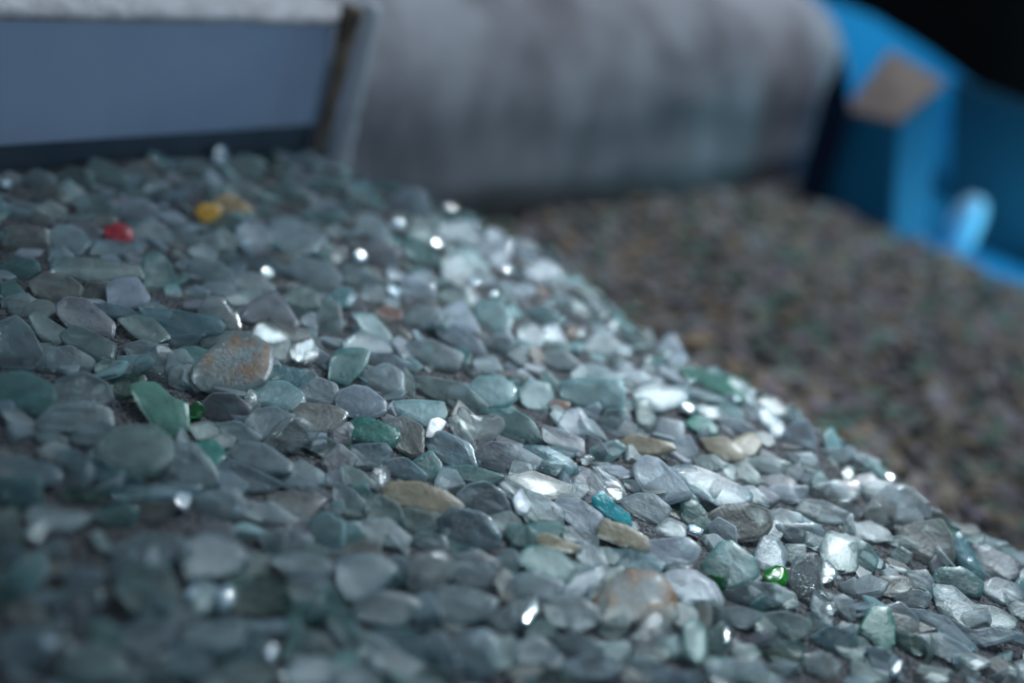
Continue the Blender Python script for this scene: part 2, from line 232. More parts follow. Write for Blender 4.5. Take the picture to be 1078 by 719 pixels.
DATA = '''
@ 0 150
f 15 205 60 185 130 230 80 300 15 290
f 150 235 220 178 330 220 345 265 240 320 130 290
b 210 330 300 262 400 320 350 400 220 390
q 350 225 440 168 560 200 565 300 430 330 350 285
q 550 190 600 108 700 150 790 215 790 280 700 330 600 280
a 400 260 440 248 480 290 465 400 400 370
b 790 165 900 125 985 215 985 265 900 290 800 240
q 740 320 850 290 920 300 900 360 780 390
l 738 470 800 378 900 370 985 430 965 500 850 535 750 505
r 668 550 740 512 830 560 820 622 750 638 670 595|red glass chip at the upper left of the pile|red chip
f 835 560 940 490 1050 560 1060 640 900 655
f 302 590 380 532 500 560 555 640 480 715 310 715
m 430 520 540 490 640 560 640 620 575 655 520 590
s 590 690 640 620 800 640 880 680 860 715 600 715
f 20 430 100 380 220 400 230 460 130 510 30 500
b 18 650 60 560 150 540 280 560 290 660 200 715 60 715
q 240 400 330 375 405 430 380 510 290 525 240 470
q 480 350 620 350 720 420 660 500 520 480
@ 180 150
A -150 70 -90 60 0 130 60 190 30 215 -60 170|aqua shard lying slanted below the grey ledge|slanted aqua shard
S 275 60 310 25 345 60 350 130 320 170 275 130|upright pale blue glass nib standing below the grey ledge|pale blue nib
d 570 110 610 75 670 100 665 150 610 165 575 145|dark green glass bead below the grey ledge|dark green bead
L 660 60 700 30 735 60 730 100 690 110|tiny lilac glinting chip next to the dark green bead|lilac chip
q 350 130 450 90 560 120 570 200 450 250 360 200
q 70 130 170 120 270 190 240 260 120 240 50 190
f 350 250 400 225 560 300 600 380 520 400 400 340
Y 160 430 200 395 300 400 310 480 270 525 200 500 170 470|bright amber yellow shard on the upper left of the pile|amber yellow shard
K 270 370 350 335 440 370 510 430 460 490 350 500 300 450|tan stained shard leaning against the amber yellow shard|tan stained shard
l 420 560 480 500 560 520 640 600 620 690 500 700 430 640
S 440 640 470 620 495 650 480 690 450 690
k 780 330 830 285 860 300 840 340 800 350
f -10 560 60 535 140 580 170 620 100 700 0 680
f 640 500 760 480 860 540 960 600 900 680 760 715 680 640
q 640 300 760 250 840 330 800 420 680 380
a 870 480 950 440 1078 420 1078 520 960 540
t 900 250 1000 220 1078 260 1078 330 960 340
f 740 110 860 90 960 130 940 200 820 220 740 170
m 700 240 790 200 900 240 840 290 740 290
q 250 590 320 540 390 600 400 700 300 710
f 180 600 300 560 320 660 250 715 170 700
q 510 430 600 390 650 440 620 520 540 510
@ 360 180
a 60 110 130 80 240 200 250 270 160 250 80 170
t 240 90 330 80 350 140 290 190 240 150
l 300 210 400 120 500 150 540 230 500 290 400 330 310 290
S 300 330 360 310 400 340 350 370
a 560 290 650 262 790 270 820 310 740 340 620 350
f 620 340 780 320 860 430 800 500 680 480 620 400
t 400 450 460 430 560 500 640 620 620 680 500 630 430 540|blurred teal shard at the crest beside the rounded wall
l 800 500 900 450 1050 450 1040 560 930 600 830 560
a 720 520 800 500 920 600 880 640 780 610
f 100 300 220 300 300 380 250 440 120 400
m 140 480 250 430 350 500 330 600 200 640 120 570
f 20 590 140 610 180 690 60 715 0 680
q 430 380 560 370 600 450 520 480
f 640 560 760 540 830 640 760 715 650 690
l 420 660 540 640 600 715 420 715
@ 0 270
q 350 80 400 20 620 30 860 60 880 130 560 165 430 130 355 100|long grey-green slab below the red chip
t 20 60 100 20 220 40 240 90 160 150 60 150
t 15 180 80 160 150 230 80 265 15 240
b 205 170 300 120 420 140 500 200 480 260 380 300 290 290 240 240
q 195 390 240 365 420 480 415 540 340 560 240 480
m 380 320 430 280 540 290 620 350 700 420 690 500 600 480 450 440 390 370|brown-grey shard with a peach glint above a grey-green wedge
q 405 500 480 450 600 500 705 560 690 640 620 650 520 590 430 545|grey-green wedge on bare grit at the left of the pile
b 510 230 570 160 690 170 690 280 600 300 540 275
L 690 190 740 165 860 150 925 260 900 300 780 320 700 300|milky lilac cupped shard at the left of the pile|milky lilac shard
s 600 320 650 298 800 330 860 370 740 385 640 360
t 920 20 1000 0 1060 60 1100 200 1060 310 980 320 910 200 900 90|upright oval dark teal pebble at the left of the pile|oval dark teal pebble
q 760 405 850 380 960 400 1060 510 960 545 850 490
f 5 440 110 400 190 480 270 640 200 700 10 690
f 250 690 320 590 440 580 570 650 560 719 300 740
f 800 570 900 540 1040 580 1078 640 960 719 880 690 820 620
q 610 690 680 650 790 690 860 740 620 750
c 130 340 175 325 210 350 190 385 150 385
f 20 270 90 250 160 240 220 280 160 320 30 330
f 880 310 980 300 1078 350 1040 410 920 370
@ 180 270
f 120 60 190 20 310 50 380 120 320 190 260 225 160 180
f 330 15 400 0 600 20 720 80 690 130 520 110 340 70
f 380 170 430 110 560 120 640 200 560 250 420 230
s 90 220 150 190 240 230 220 300 130 290
C 185 350 240 270 330 280 395 340 425 440 400 485 300 470 200 400|clear glossy shard with bright glints beside a blue-green finger|clear glinting shard
u -185 370 -130 345 0 350 260 395 300 440 270 480 120 500 -40 490 -170 430|blunt blue-green finger of glass at the left of the pile|blue-green finger
m 455 380 520 300 640 235 700 290 775 410 760 460 640 400 520 425 465 410|brown-grey wedge with rounded nose
b 620 400 740 420 880 490 860 520 760 540 700 480
c 520 500 560 420 620 425 760 520 700 555 610 575 540 555
c 760 590 800 540 910 510 955 620 900 650 850 690 780 640
l 815 400 880 360 940 380 915 470 850 450
g 600 580 740 530 770 640 700 680 620 630
q 730 240 830 200 940 240 930 320 820 340 750 310
A 980 270 1030 220 1120 200 1160 260 1100 320 1000 300|small glossy pale blue shard right of a brown-grey wedge|glossy pale blue shard
q 930 420 960 290 1060 320 1070 460 1020 545 930 510
f 730 100 820 20 1000 60 1060 150 940 240 840 190
s -50 500 80 500 200 500 130 560 0 590
N 175 690 260 610 410 505 500 530 610 600 600 719 560 790 440 840 230 820 180 760|grey shard with a rust-orange stain on its face|rust-stained shard
g 190 540 270 480 400 480 330 560 220 570
f -10 620 80 600 160 700 60 740 -20 720
@ 360 270
f 40 120 160 90 280 170 200 220 60 190
f 120 220 220 190 320 250 260 320 150 300
P 210 350 290 310 370 350 360 400 280 390|peach-tinted shard on the upper middle of the pile|peach-tinted shard
l 380 180 450 150 560 180 580 260 470 310 390 270
f 380 430 460 330 600 330 620 420 500 470
a 100 370 200 380 300 500 310 590 230 560 130 450
b 240 390 330 430 420 500 400 590 330 580 260 470
f 20 540 130 480 260 540 300 600 160 620 40 600
t -20 600 90 590 160 610 130 700 40 790 -70 760 -60 660|square teal shard with a bright right edge
l 590 430 700 430 860 540 900 620 780 640 640 520
f 430 560 560 540 740 620 700 719 520 715 440 650
l 640 350 760 290 830 400 860 490 740 440 650 410
q 580 260 680 210 820 250 800 330 680 320
a 860 300 1000 290 1060 400 1030 500 920 500 860 410
l 920 180 1040 150 1100 200 1000 250
f 900 520 1060 500 1078 620 940 640
l 150 610 300 620 420 680 330 719 170 700
f 840 650 960 640 1000 719 850 719
@ 540 270
l 80 80 200 30 280 90 270 170 150 170 90 130
l 0 200 80 170 130 230 60 270 0 250
k 150 220 190 190 220 240 190 270
a 60 360 200 330 320 400 260 440 100 420
f 280 230 370 270 400 370 320 380 270 310
l 200 450 280 440 340 560 300 600 230 540
k 340 450 400 450 400 510 350 520
C 400 470 440 440 465 480 440 520
f 40 450 140 440 210 530 120 600 40 540
f 420 600 540 470 660 560 640 620 500 640
k 100 590 150 580 200 640 160 680|small salmon sliver on the bright middle of the pile
f 190 620 320 600 420 690 300 719 200 690
l 620 690 700 660 760 700 680 740
C 810 660 850 630 880 665 850 690
l 880 640 960 520 1010 510 1050 580 1078 620 980 700 900 690
f 400 690 520 680 600 719 480 760
@ 0 390
t 10 50 160 30 310 100 330 190 250 270 120 260 10 200
f 320 190 380 70 520 30 660 90 690 180 560 230 400 215|broad dark grey shard at the left edge area
s 15 250 110 250 210 330 250 380 180 380 60 330
f 250 340 350 240 560 215 670 260 690 350 560 400 400 380
q 230 400 330 390 420 440 370 490 260 450
Q 660 440 760 385 960 370 1050 440 1060 560 960 640 860 650 720 590 655 520|large blurred grey-green plate left of the pile
u 380 540 450 510 700 620 860 690 820 740 640 700 430 600|long slate blue stick lying at the left
f 560 510 610 490 660 530 620 570 565 555
d 680 120 740 60 900 40 910 110 800 170 700 180
s 20 580 120 560 340 620 360 700 200 719 20 700
@ 180 390
G -240 120 -180 100 -90 100 0 190 80 220 90 350 20 400 -60 440 -110 330 -180 230|bright sea-green shard left of the emerald splinter|bright sea-green shard
e 110 240 150 210 205 230 210 270 175 300 120 290|small emerald splinter lying at the left of the pile|emerald splinter
m 210 210 270 160 390 160 490 240 470 290 330 315 210 300
C 455 190 500 120 540 170 560 250 510 260
a 500 110 580 85 720 80 810 150 820 200 740 245 620 210 550 200
A 580 10 680 -20 820 0 850 60 800 105 720 85 640 60|wet pale aqua shard with strong highlight
f 800 130 930 60 1030 100 1050 200 980 220 840 210
b 785 270 840 220 1020 235 1090 280 1040 370 900 390 820 330|round brown-grey glass pebble right of the bright-edged clear shard
f 480 320 540 260 640 245 760 300 680 380 600 440 520 400
c 600 470 640 390 720 310 800 310 910 390 880 430 700 520 640 530|clear shard with a bright slanting lower edge|bright-edged clear shard
q 120 350 230 330 300 370 280 440 180 440
f 290 350 420 330 560 420 500 480 360 420
T 130 470 280 455 335 530 270 640 200 560|dark teal triangle left of the bright-edged clear shard
f 370 540 450 470 600 480 740 590 720 640 560 630 440 580
f -100 560 60 480 150 490 210 560 270 650 250 719 0 719 -100 640
s 280 620 380 580 560 650 680 719 500 780 300 740
s 700 640 820 580 940 650 950 719 800 760 690 710
q 840 470 960 420 1060 480 1078 560 960 540
f 0 -10 40 -30 150 20 170 60 80 120 0 90
c -230 10 -190 -80 -70 -140 30 -70 40 20 0 90 -110 120 -200 90|round clear glass pebble with several glints|round clear pebble
l 980 660 1078 620 1078 719 1000 740
f 380 290 480 300 490 360 420 340
@ 360 390
l -20 200 0 140 80 110 160 120 260 200 250 260 180 290 60 280|oval lilac-grey lens with a shining rim|oval lilac lens
f 140 110 150 20 280 -30 370 20 370 150 300 160
g 375 20 400 0 450 60 450 200 380 180
a 350 210 440 200 620 210 640 280 600 330 500 350 380 310
W 535 410 555 320 600 310 650 335 620 380 570 415|small bright white chip in the middle of the pile|white chip
k 610 410 640 345 665 370 640 415
T 60 340 120 310 200 320 330 370 345 420 300 480 180 445 80 430|curved teal-green shard below the oval lilac lens|curved teal-green shard
b 270 330 400 310 500 370 500 540 440 540 350 480 340 390
s 60 570 80 480 260 475 300 530 220 620 100 620
q 460 60 560 60 760 100 880 210 880 260 740 270 640 210 520 150
a 810 130 860 60 1000 50 1078 120 1050 200 940 240 860 220
c 670 340 740 300 860 500 840 560 800 520|olive-edged clear splinter propped beside a glinting clear block
C 745 260 780 245 820 300 990 300 1000 360 900 460 860 520 790 430 750 340|clear glinting triangular block in the middle of the pile|glinting clear block
t 900 270 1078 260 1180 320 1240 430 1120 470 1000 440 1000 330
m 830 560 940 470 1078 480 1230 560 1180 640 1050 660 850 610
s 520 430 640 400 800 480 830 600 760 640 620 570
t 430 600 560 520 620 600 600 700 540 719 480 640
t 600 620 820 610 1000 670 920 719 700 690
s 260 580 400 560 520 660 500 700 300 680
q 0 600 120 640 200 719 120 760 20 700
c 190 640 260 600 300 680 250 780 200 740
d 0 480 60 480 40 580 0 570
@ 540 390
a 50 130 110 75 220 100 240 170 200 270 140 250 70 200|blue-aqua rounded shard in the bright middle
a -40 90 10 50 40 80 30 170 -10 200
P 225 220 255 190 350 205 350 240 280 250|small pink chip in the middle of the pile|small pink chip
a 330 90 440 60 660 80 680 160 660 240 540 240 420 230 340 190|large pale aqua plate in the bright middle|pale aqua plate
l 290 350 340 270 420 250 470 330 500 390 440 430 340 400
l 420 260 530 210 550 250 510 340 460 340
f 540 320 600 255 690 260 690 310 640 390 570 390
m 200 360 290 380 430 440 430 530 340 510 210 440|pink-grey shard left of the clear glints
A 60 510 110 485 260 500 380 590 395 640 340 660 210 640 110 590|oval pale blue shard in the middle of the pile|oval pale blue shard
a 490 500 640 450 700 500 600 590 520 580
q 780 210 850 200 900 330 850 390 790 330
f 780 130 870 100 1078 120 1078 200 920 250 800 180
w 690 460 760 415 980 460 1000 500 880 530 740 520|honey-beige shard with a bright streak|honey-beige streaked shard
l 900 400 940 310 1060 330 1078 450 980 440
l 780 620 840 560 920 580 1060 719 1100 780 980 820 880 800 800 700|lavender-grey tongue-shaped shard right of centre
m 370 690 430 620 490 640 560 740 640 820 590 830 480 790 390 730
c 500 640 560 620 640 680 680 719 700 760 650 820 570 740
f -60 500 20 480 50 520 30 570 -40 560
q 180 20 240 30 320 150 280 190 220 130
t 560 240 660 240 680 260 600 270
f 660 200 740 180 770 240 700 260
f 350 40 500 -20 700 30 640 70 420 55
C 420 545 470 535 510 570 450 590
l 680 0 800 10 860 60 780 110 690 80
f 500 590 600 590 640 640 560 650
q 720 380 800 370 840 410 760 420
f 0 580 100 600 120 660 40 700 -20 680
b -40 690 120 650 240 690 380 740 330 800 160 790
@ 720 390
G 0 20 60 0 120 10 280 70 350 150 340 200 250 180 120 120|bright sea-green shard standing at the crest|sea-green crest shard
S 300 160 330 145 360 170 340 205 310 200
l 370 150 430 120 450 150 420 190
a 130 150 230 180 340 240 370 280 280 310 170 240
T 20 330 80 290 160 320 200 400 120 400 40 370
l 470 260 520 240 590 330 560 350 490 320
L 540 360 600 330 630 370 600 420 550 400
l 600 460 690 350 770 330 810 420 820 520 740 520 640 510|pale trapezoid shard standing up on the crest|standing trapezoid shard
f 640 530 810 530 850 640 740 620
w 120 450 260 430 370 520 350 570 220 560 140 500
w 260 470 420 400 480 470 430 540 330 550
q 390 580 520 545 660 590 640 650 500 660
q 280 620 380 580 470 660 460 719 330 700
f 640 640 720 590 750 640 720 700 650 690
f 870 500 1060 490 1070 520 1000 600 900 590
c 985 640 1050 600 1078 650 1040 690
a 800 680 860 640 900 700 860 740 810 730
s -80 640 60 620 200 670 350 740 400 780 380 830 260 850 80 760|flat steel-blue shard with a bright lower edge|flat steel-blue shard
l -60 470 30 420 80 520 20 560 -50 540
f 100 220 210 240 230 310 150 300 80 250
l 210 310 330 300 440 370 400 400 260 380
q 60 560 180 540 260 600 180 640 80 610
b 870 400 900 390 915 480 890 490
@ 540 510
L 5 80 50 40 110 130 80 185 30 170|bright lilac chip below the oval pale blue shard
f 80 60 180 80 310 170 300 240 220 300 120 210
l 270 150 310 100 420 110 550 200 540 260 500 300 380 240|lilac-blue slab left of the turquoise sliver
U 515 100 570 55 640 130 720 190 730 245 700 265 600 200 525 140|bright turquoise sliver right of centre|turquoise sliver
w 545 290 580 235 720 270 830 340 840 400 790 425 660 370 560 330|long beige shard below the turquoise sliver
f 670 120 790 70 890 80 975 150 950 220 880 245 760 200
c 600 10 680 30 720 80 660 115 610 70
w 140 350 210 315 330 360 420 400 380 430 220 410
t -40 270 90 270 140 310 110 390 0 390
t 40 480 130 400 300 440 380 540 340 600 240 590
f 400 400 440 370 560 440 590 520 480 540 420 480
f 310 280 400 270 520 340 520 400 420 370 340 340
u 610 420 760 430 940 500 900 550 700 550 630 500
L 720 420 850 370 1078 350 1150 410 1130 480 980 520 860 470|long lavender pebble below the beige shard|lavender pebble
s 320 660 400 560 560 520 560 600 480 680 380 719
q 500 680 580 540 690 530 660 610 560 680
N 540 760 600 650 740 570 900 590 980 690 1010 830 960 860 860 800 740 870 600 850|large brown-grey pointed shard with a rust tint|large rust-tinted shard
f 880 300 980 220 1078 260 1078 340 940 330
s 0 600 120 560 300 620 280 700 120 719 0 680
f 280 20 420 0 470 40 400 110 290 90
f 700 -20 820 -20 860 30 760 60
f 540 -60 470 -30 480 30 540 50 590 30
t 1010 120 1078 60 1150 90 1180 180 1100 230 1030 240
f 860 0 980 -60 1078 -20 1078 70 960 110 870 50
g 960 520 1078 500 1078 640 1000 620
@ 720 510
c 0 40 40 10 140 70 200 180 160 200 60 110 0 100
l 520 50 570 10 760 20 760 60 700 110 540 90|pale glossy oblong right of the steel-blue shard
f 350 30 430 20 520 80 520 140 400 80
c 800 20 960 -20 1100 -10 1110 60 980 120 830 120
b 160 210 260 150 400 140 510 180 530 260 480 330 380 340 320 360 250 290|brown-grey clear shard with a white crease|creased shard
g 380 160 500 160 520 240 480 250
t -10 120 80 120 170 230 170 320 100 330 0 230
t 130 520 230 390 300 380 420 470 450 560 380 620 260 640 210 590|green pentagon shard with a deep green edge|green pentagon shard
e 150 570 250 590 270 620 240 680 190 630
E 500 570 560 530 630 535 650 590 620 640 550 630|bright emerald bead at the lower right|emerald bead
s 455 440 500 345 580 350 640 440 620 520 540 530 480 560
f 520 180 600 160 720 190 740 250 600 250 540 220
f 600 260 840 260 860 330 800 400 700 380 640 320
q 640 390 760 390 760 470 700 500 620 480
f 710 180 760 110 880 120 1020 190 1000 240 860 240 760 220
q 870 390 920 310 1078 370 1078 520 980 540 880 470
c 860 560 890 480 960 540 950 600 880 610
c 690 560 740 470 860 470 860 640 900 700 950 760 940 800 860 790 700 720|long clear knuckled shard below the emerald bead|knuckled clear shard
l -180 620 -60 560 60 560 180 640 220 719 210 760 60 740 -140 720
g 0 740 200 740 230 840 100 870 -20 850
f 260 680 400 620 560 640 660 700 560 760 420 760 300 740
q 560 650 690 690 720 760 600 790
f 980 640 1078 590 1078 700 1020 690
f 1000 250 1060 190 1078 320 1010 310
s 0 420 50 380 85 430 60 490 0 500
@ 898 510
C 90 170 140 110 240 20 340 30 440 110 460 200 400 270 290 300 180 270 110 210|clear rounded glass nugget glinting at the right crest|clear crest nugget
k 100 170 180 100 260 130 260 200 160 210
f 60 20 160 -20 260 0 180 80 80 110
d 460 215 560 240 660 290 640 330 540 280 470 245|dark green sliver at the right end of the crest|dark green sliver
d 720 330 830 320 820 380 760 400
b 300 290 420 260 540 250 600 340 620 460 540 520 400 480 320 400
A 620 380 680 310 740 420 790 490 820 570 800 605 740 560 660 460|aqua-tipped leaning shard at the right crest|aqua-tipped shard
m 760 410 850 400 1000 480 1030 570 900 600 820 540
b 130 640 180 590 300 580 360 620 350 670 270 695 150 680|smooth pale brown oval pebble at the lower right|pale brown oval pebble
f 340 560 460 550 500 620 470 690 370 670
q 230 440 300 400 370 440 340 500 250 510
q 180 350 300 330 400 400 320 410 220 380
t -20 390 80 380 150 470 120 560 0 560
t 560 540 700 540 800 620 780 700 620 690 500 620
f 810 640 900 600 1020 640 1060 719 940 750 850 700
f -10 270 100 240 200 290 240 340 100 360 0 340
f 1040 580 1078 540 1120 600 1078 640
@ 898 599
f 270 180 400 140 480 180 450 240 350 250 290 220
f 200 250 300 220 400 310 400 380 330 390 240 330
s 360 270 480 280 600 330 750 480 720 500 620 430 480 350
f 520 120 640 130 740 220 850 300 700 360 560 280
q 740 240 900 250 1020 320 1000 370 860 360
f 980 240 1040 210 1120 260 1078 310 1000 300
s 560 300 760 400 900 370 1040 420 900 460 740 490 660 440
d 250 380 330 370 440 470 450 530 380 530 300 470
f 420 430 560 420 700 500 760 560 640 580 500 510
T 120 260 220 260 250 360 250 480 180 500 120 430 50 380|dark teal upright fan at the lower right corner
t 0 430 90 450 100 500 40 560 0 520
S 240 640 280 590 310 600 290 660 255 680
s 100 500 220 520 300 600 240 660 120 620
f 860 690 960 640 1078 650 1078 719 900 730
s 620 560 680 550 680 620 640 630
q 0 580 100 620 220 700 0 719
@ 720 599
f 940 190 1000 170 1060 200 1078 300 1040 340 980 270
C 850 260 900 210 945 230 940 290 880 300
q 480 300 640 280 780 330 780 400 700 440 560 430
u 810 430 900 380 1050 360 1078 480 960 560 840 480
f 230 260 360 250 480 290 400 370 260 330
t 0 370 60 330 130 380 135 520 90 580 20 500|upright teal stick with a light blue tip
S 245 410 265 380 285 420 280 470 250 470
t 140 420 240 350 260 500 220 570 140 560
s 160 610 260 580 460 590 500 670 360 719 180 700
d 480 520 620 500 740 560 700 620 560 600
f 760 560 860 530 980 600 940 670 800 650
q 300 500 420 480 480 540 400 580 310 570
s -20 680 80 640 110 719 0 740
t 500 440 620 450 760 480 720 540 560 510
@ 540 599
c 740 480 860 280 900 290 990 400 1000 540 840 570 780 540|clear upright wedge under the rust-tinted shard
S 60 320 110 230 150 230 140 280 90 350|slanting pale blue glinting sliver at the bottom centre
f 0 220 80 200 150 190 90 330 20 400 -20 340
f 200 200 400 180 520 260 540 330 420 380 260 330
q 540 350 700 300 720 390 640 440 550 420
u 60 690 110 650 150 680 140 740 80 740
f 260 440 420 420 560 480 500 540 340 540
s 320 600 480 550 660 590 620 680 420 690
s 740 590 860 570 980 640 960 719 800 719 740 660
f 560 480 700 460 760 520 680 580 590 560
t 120 330 240 330 260 420 160 430 80 400
s 0 480 160 440 260 520 200 600 40 580
f 1010 250 1078 200 1130 220 1140 320 1060 330
d 180 640 320 640 420 719 240 740
@ 360 510
w 285 40 340 5 480 0 640 60 730 130 700 170 600 200 480 150 360 130 300 80|beige-brown oval shard above the glinting cluster|beige-brown oval shard
f 740 80 800 20 900 0 1000 60 1050 170 960 190 900 220 780 150
s 640 230 720 160 900 210 980 320 960 380 900 400 740 380 680 330|blue-grey shard with a green lower edge
q 370 180 440 160 600 200 590 280 500 310 430 330 390 250
q 160 130 240 80 340 130 380 220 300 260 180 220
f 130 240 290 230 420 340 380 410 240 380 150 340
C 420 640 440 480 560 440 700 480 680 580 600 650 520 690|clear cluster with round glints at the lower middle|glinting clear nugget
s 0 480 200 460 320 540 240 640 130 719 60 700 0 620|broad blue-edged plate at the lower left middle
f 440 350 520 310 640 330 660 420 540 440
f 700 480 840 430 960 500 940 640 860 719 740 620 680 560
q 920 220 1050 180 1120 240 1078 330 980 310
t 690 370 820 400 800 440 720 460
a 0 260 100 250 140 340 60 420 0 430
t 60 20 150 0 180 60 150 110 80 90
f -40 0 60 40 140 120 110 220 20 200 -40 120
C 220 10 260 10 270 50 230 60
f 100 760 240 690 420 720 480 790 360 880 220 860 110 830
f 520 760 640 660 800 680 950 740 900 830 720 880 560 860
f 980 440 1078 420 1130 500 1078 560 1000 540
t 980 560 1078 540 1100 600 980 620
@ 180 510
f 160 130 220 60 400 40 450 120 440 200 300 230 170 200
S 380 170 405 145 430 175 400 200
k 295 150 320 130 350 150 330 180
m 180 290 250 235 380 260 380 340 240 370
s 70 400 200 330 400 380 470 480 380 560 240 590 120 570
f 480 160 620 120 780 220 760 260 600 240 500 200
b 620 80 780 60 960 100 900 170 820 240 700 180
f 560 320 760 290 880 350 820 430 640 440
a 890 230 980 190 1078 240 1078 380 980 440 900 380
f 640 480 800 440 960 480 1060 570 940 590 760 560
d 400 620 560 590 740 660 740 760 600 810 420 780|dark blue-teal shard at the lower left middle
S 300 690 350 640 390 690 370 770 310 780|pale greenish glint chip left of the dark blue-teal shard
S 85 690 130 655 180 690 150 735 100 730
g 480 430 620 450 600 560 500 570
f 740 620 880 600 980 660 900 760 780 740
t 930 720 1000 650 1070 740 1160 900 1180 960 1120 990 1020 900|long sea-green shard pointing down right at the bottom
m 800 20 900 10 1010 90 960 130 860 80
a 1010 130 1078 100 1100 180 1060 210
l 720 560 860 540 1040 640 1000 680 860 620
@ 0 510
f 180 200 240 140 480 190 560 210 440 290 260 270
a 70 590 150 480 270 440 290 560 200 680 110 690|aqua blurred shard at the left edge of the lower pile
u 720 40 860 20 1078 0 1240 20 1180 70 900 90 780 90|long pale blue rod in the lower left
f 720 420 900 330 1100 340 1200 420 1040 500 820 500
q 760 620 860 520 1040 540 1100 700 1000 850 880 800 780 700|large dark oval plate in the lower left
s 380 560 520 520 640 560 600 620 440 620
g 340 690 500 640 640 690 560 760 380 740
t 600 180 780 120 860 170 820 260 660 260
f 240 400 380 340 420 440 320 470
s 10 420 90 400 160 460 100 540 10 500
d 380 50 560 30 660 60 580 110 420 110
s 20 20 180 10 260 80 160 120 20 90
@ 0 599
s 20 440 140 400 300 440 280 560 120 640 20 590
S 250 480 300 435 350 480 300 540
f 340 200 480 110 620 150 620 240 480 290 360 280
s 770 400 920 320 1078 370 1078 480 900 520 800 500
q 400 560 600 480 760 560 760 680 560 719 420 690
f 600 660 740 620 880 660 860 740 640 760
b 60 240 180 190 280 300 200 350 80 340
f 860 560 1020 540 1078 600 1078 700 900 700
@ 180 599
u 250 510 380 440 560 450 620 500 600 580 420 590 300 590
t 730 350 800 330 850 430 800 520 720 570 690 530 740 450
f 120 660 280 640 380 719 160 740
q 360 600 560 590 660 690 540 740 380 719
s 740 640 920 560 1078 620 1040 719 800 740
s 280 310 420 300 580 370 520 430 360 410
f -20 180 120 240 200 330 120 360 -20 340
q 860 400 980 440 1060 560 940 600 820 520
s 0 520 140 480 240 600 160 680 0 640
f 880 200 960 160 960 260 900 300
@ 360 599
u 200 400 420 390 560 480 640 580 480 590 320 510
s 560 400 660 430 740 640 700 719 620 640 560 520
f 200 500 360 530 500 620 440 719 300 660 200 580
s 740 440 900 400 980 500 960 640 800 700 720 560
f 960 300 1078 230 1120 330 1040 400 960 380
t 900 450 1078 440 1078 600 980 620 900 540
s -40 600 120 620 260 719 -40 740
d 480 640 600 640 660 719 500 740
'''
recs = []; ox = oy = 0
for ln in DATA.strip().splitlines():
    if ln[0] == '@':
        _, a, b = ln.split(); ox, oy = float(a), float(b); continue
    seg = ln.split('|'); tk = seg[0].split(); c = tk[0]; v = list(map(float, tk[1:]))
    pts = [(ox+v[i]/5.989, oy+v[i+1]/5.989) for i in range(0, len(v)-1, 2)]
    A = sum(pts[i][0]*pts[(i+1) % len(pts)][1]-pts[(i+1) % len(pts)][0]*pts[i][1] for i in range(len(pts)))/2
    if A < 0: pts.reverse()
    gx = sum(p[0] for p in pts)/len(pts); gy = sum(p[1] for p in pts)/len(pts)
    inside = sum(max(0, 1) for p in pts if 0 <= p[0] <= W and 0 <= p[1] <= Hh)
    recs.append(dict(c=c, pts=pts, a=abs(A), x=gx, y=gy, label=seg[1] if len(seg) > 1 else None, short=seg[2] if len(seg) > 2 else None, vis=inside > 0))
# the 300 that show largest become objects, the rest joins the gravel
keep = sorted(range(len(recs)), key=lambda i: -(recs[i]['a'] + (1e5 if recs[i]['label'] else 0)))
keep = set(keep[:300])
LAND = [dict(x=r['x'], y=r['y'], s=r['short']) for i, r in enumerate(recs) if r['short']]

LAMP = Vector((0.42, 1.25, 0.80))
def traced_mesh(r, idx):
    """true shape of one traced shard: the outline laid on a plane that rests tilted on the pile"""
    rnd = random.Random(idx*7+1)
    p = hit_ground(r['x'], r['y'])
    gn = ground_n(p.x, p.y) if crest_dist(p.x, p.y) < 0 else Vector((0, 0, 1))
    tc = (CAM - p).normalized()
    k = rnd.uniform(.22, .50) if r['y'] > 240 else rnd.uniform(.45, .7)
    if r['label'] and 'standing' in r['label'] or r['c'] in 'C' : k = max(k, .55)
    nn = (gn*(1-k) + tc*k + Vector((rnd.uniform(-.16, .16), rnd.uniform(-.12, .12), 0))).normalized()
    if r['c'] in 'SW' or r['c'] in 'LCc' and r['a'] < 450:      # chips that lie so that they catch the lamp
        nn = ((LAMP - p).normalized() + tc + Vector((rnd.uniform(-.05, .05), rnd.uniform(-.05, .05), 0))).normalized()
    diam = math.sqrt(r['a'])/F*(p-CAM).length
    th = max(.0024, min(.0050, diam*.20))*rnd.uniform(.85, 1.15)
    if r['c'] in 'CEeS': th *= 1.35
    lift = th*.5 + .0012 + (.003 if r['label'] else 0) + .35*diam*k*rnd.uniform(.5, 1.)
    c0 = PP(r['x'], r['y'], p + gn*lift, nn)
    ax = nn.orthogonal().normalized(); ay = nn.cross(ax)
    q = []
    for (x, y) in r['pts']:
        d = PP(x, y, c0, nn) - c0; q.append((d.dot(ax), d.dot(ay)))
    gx = sum(a for a, b in q)/len(q); gy = sum(b for a, b in q)/len(q)
    q = [(a-gx, b-gy) for a, b in q]; c0 = c0 + ax*gx + ay*gy
    A = sum(q[i][0]*q[(i+1) % len(q)][1]-q[(i+1) % len(q)][0]*q[i][1] for i in range(len(q)))
    if A < 0: q.reverse()
    q = [(a*1.22, b*1.22) for a, b in q]
    wet = r['c'] in 'CEecrA'
    q = smooth_poly(q, 1, .22 if wet else .11)
    V, Fc = slab(q, th, rnd, .9 if wet else .12, wet)
    M = Matrix((ax, ay, nn)).transposed().to_4x4(); M.translation = c0
    return V, Fc, M

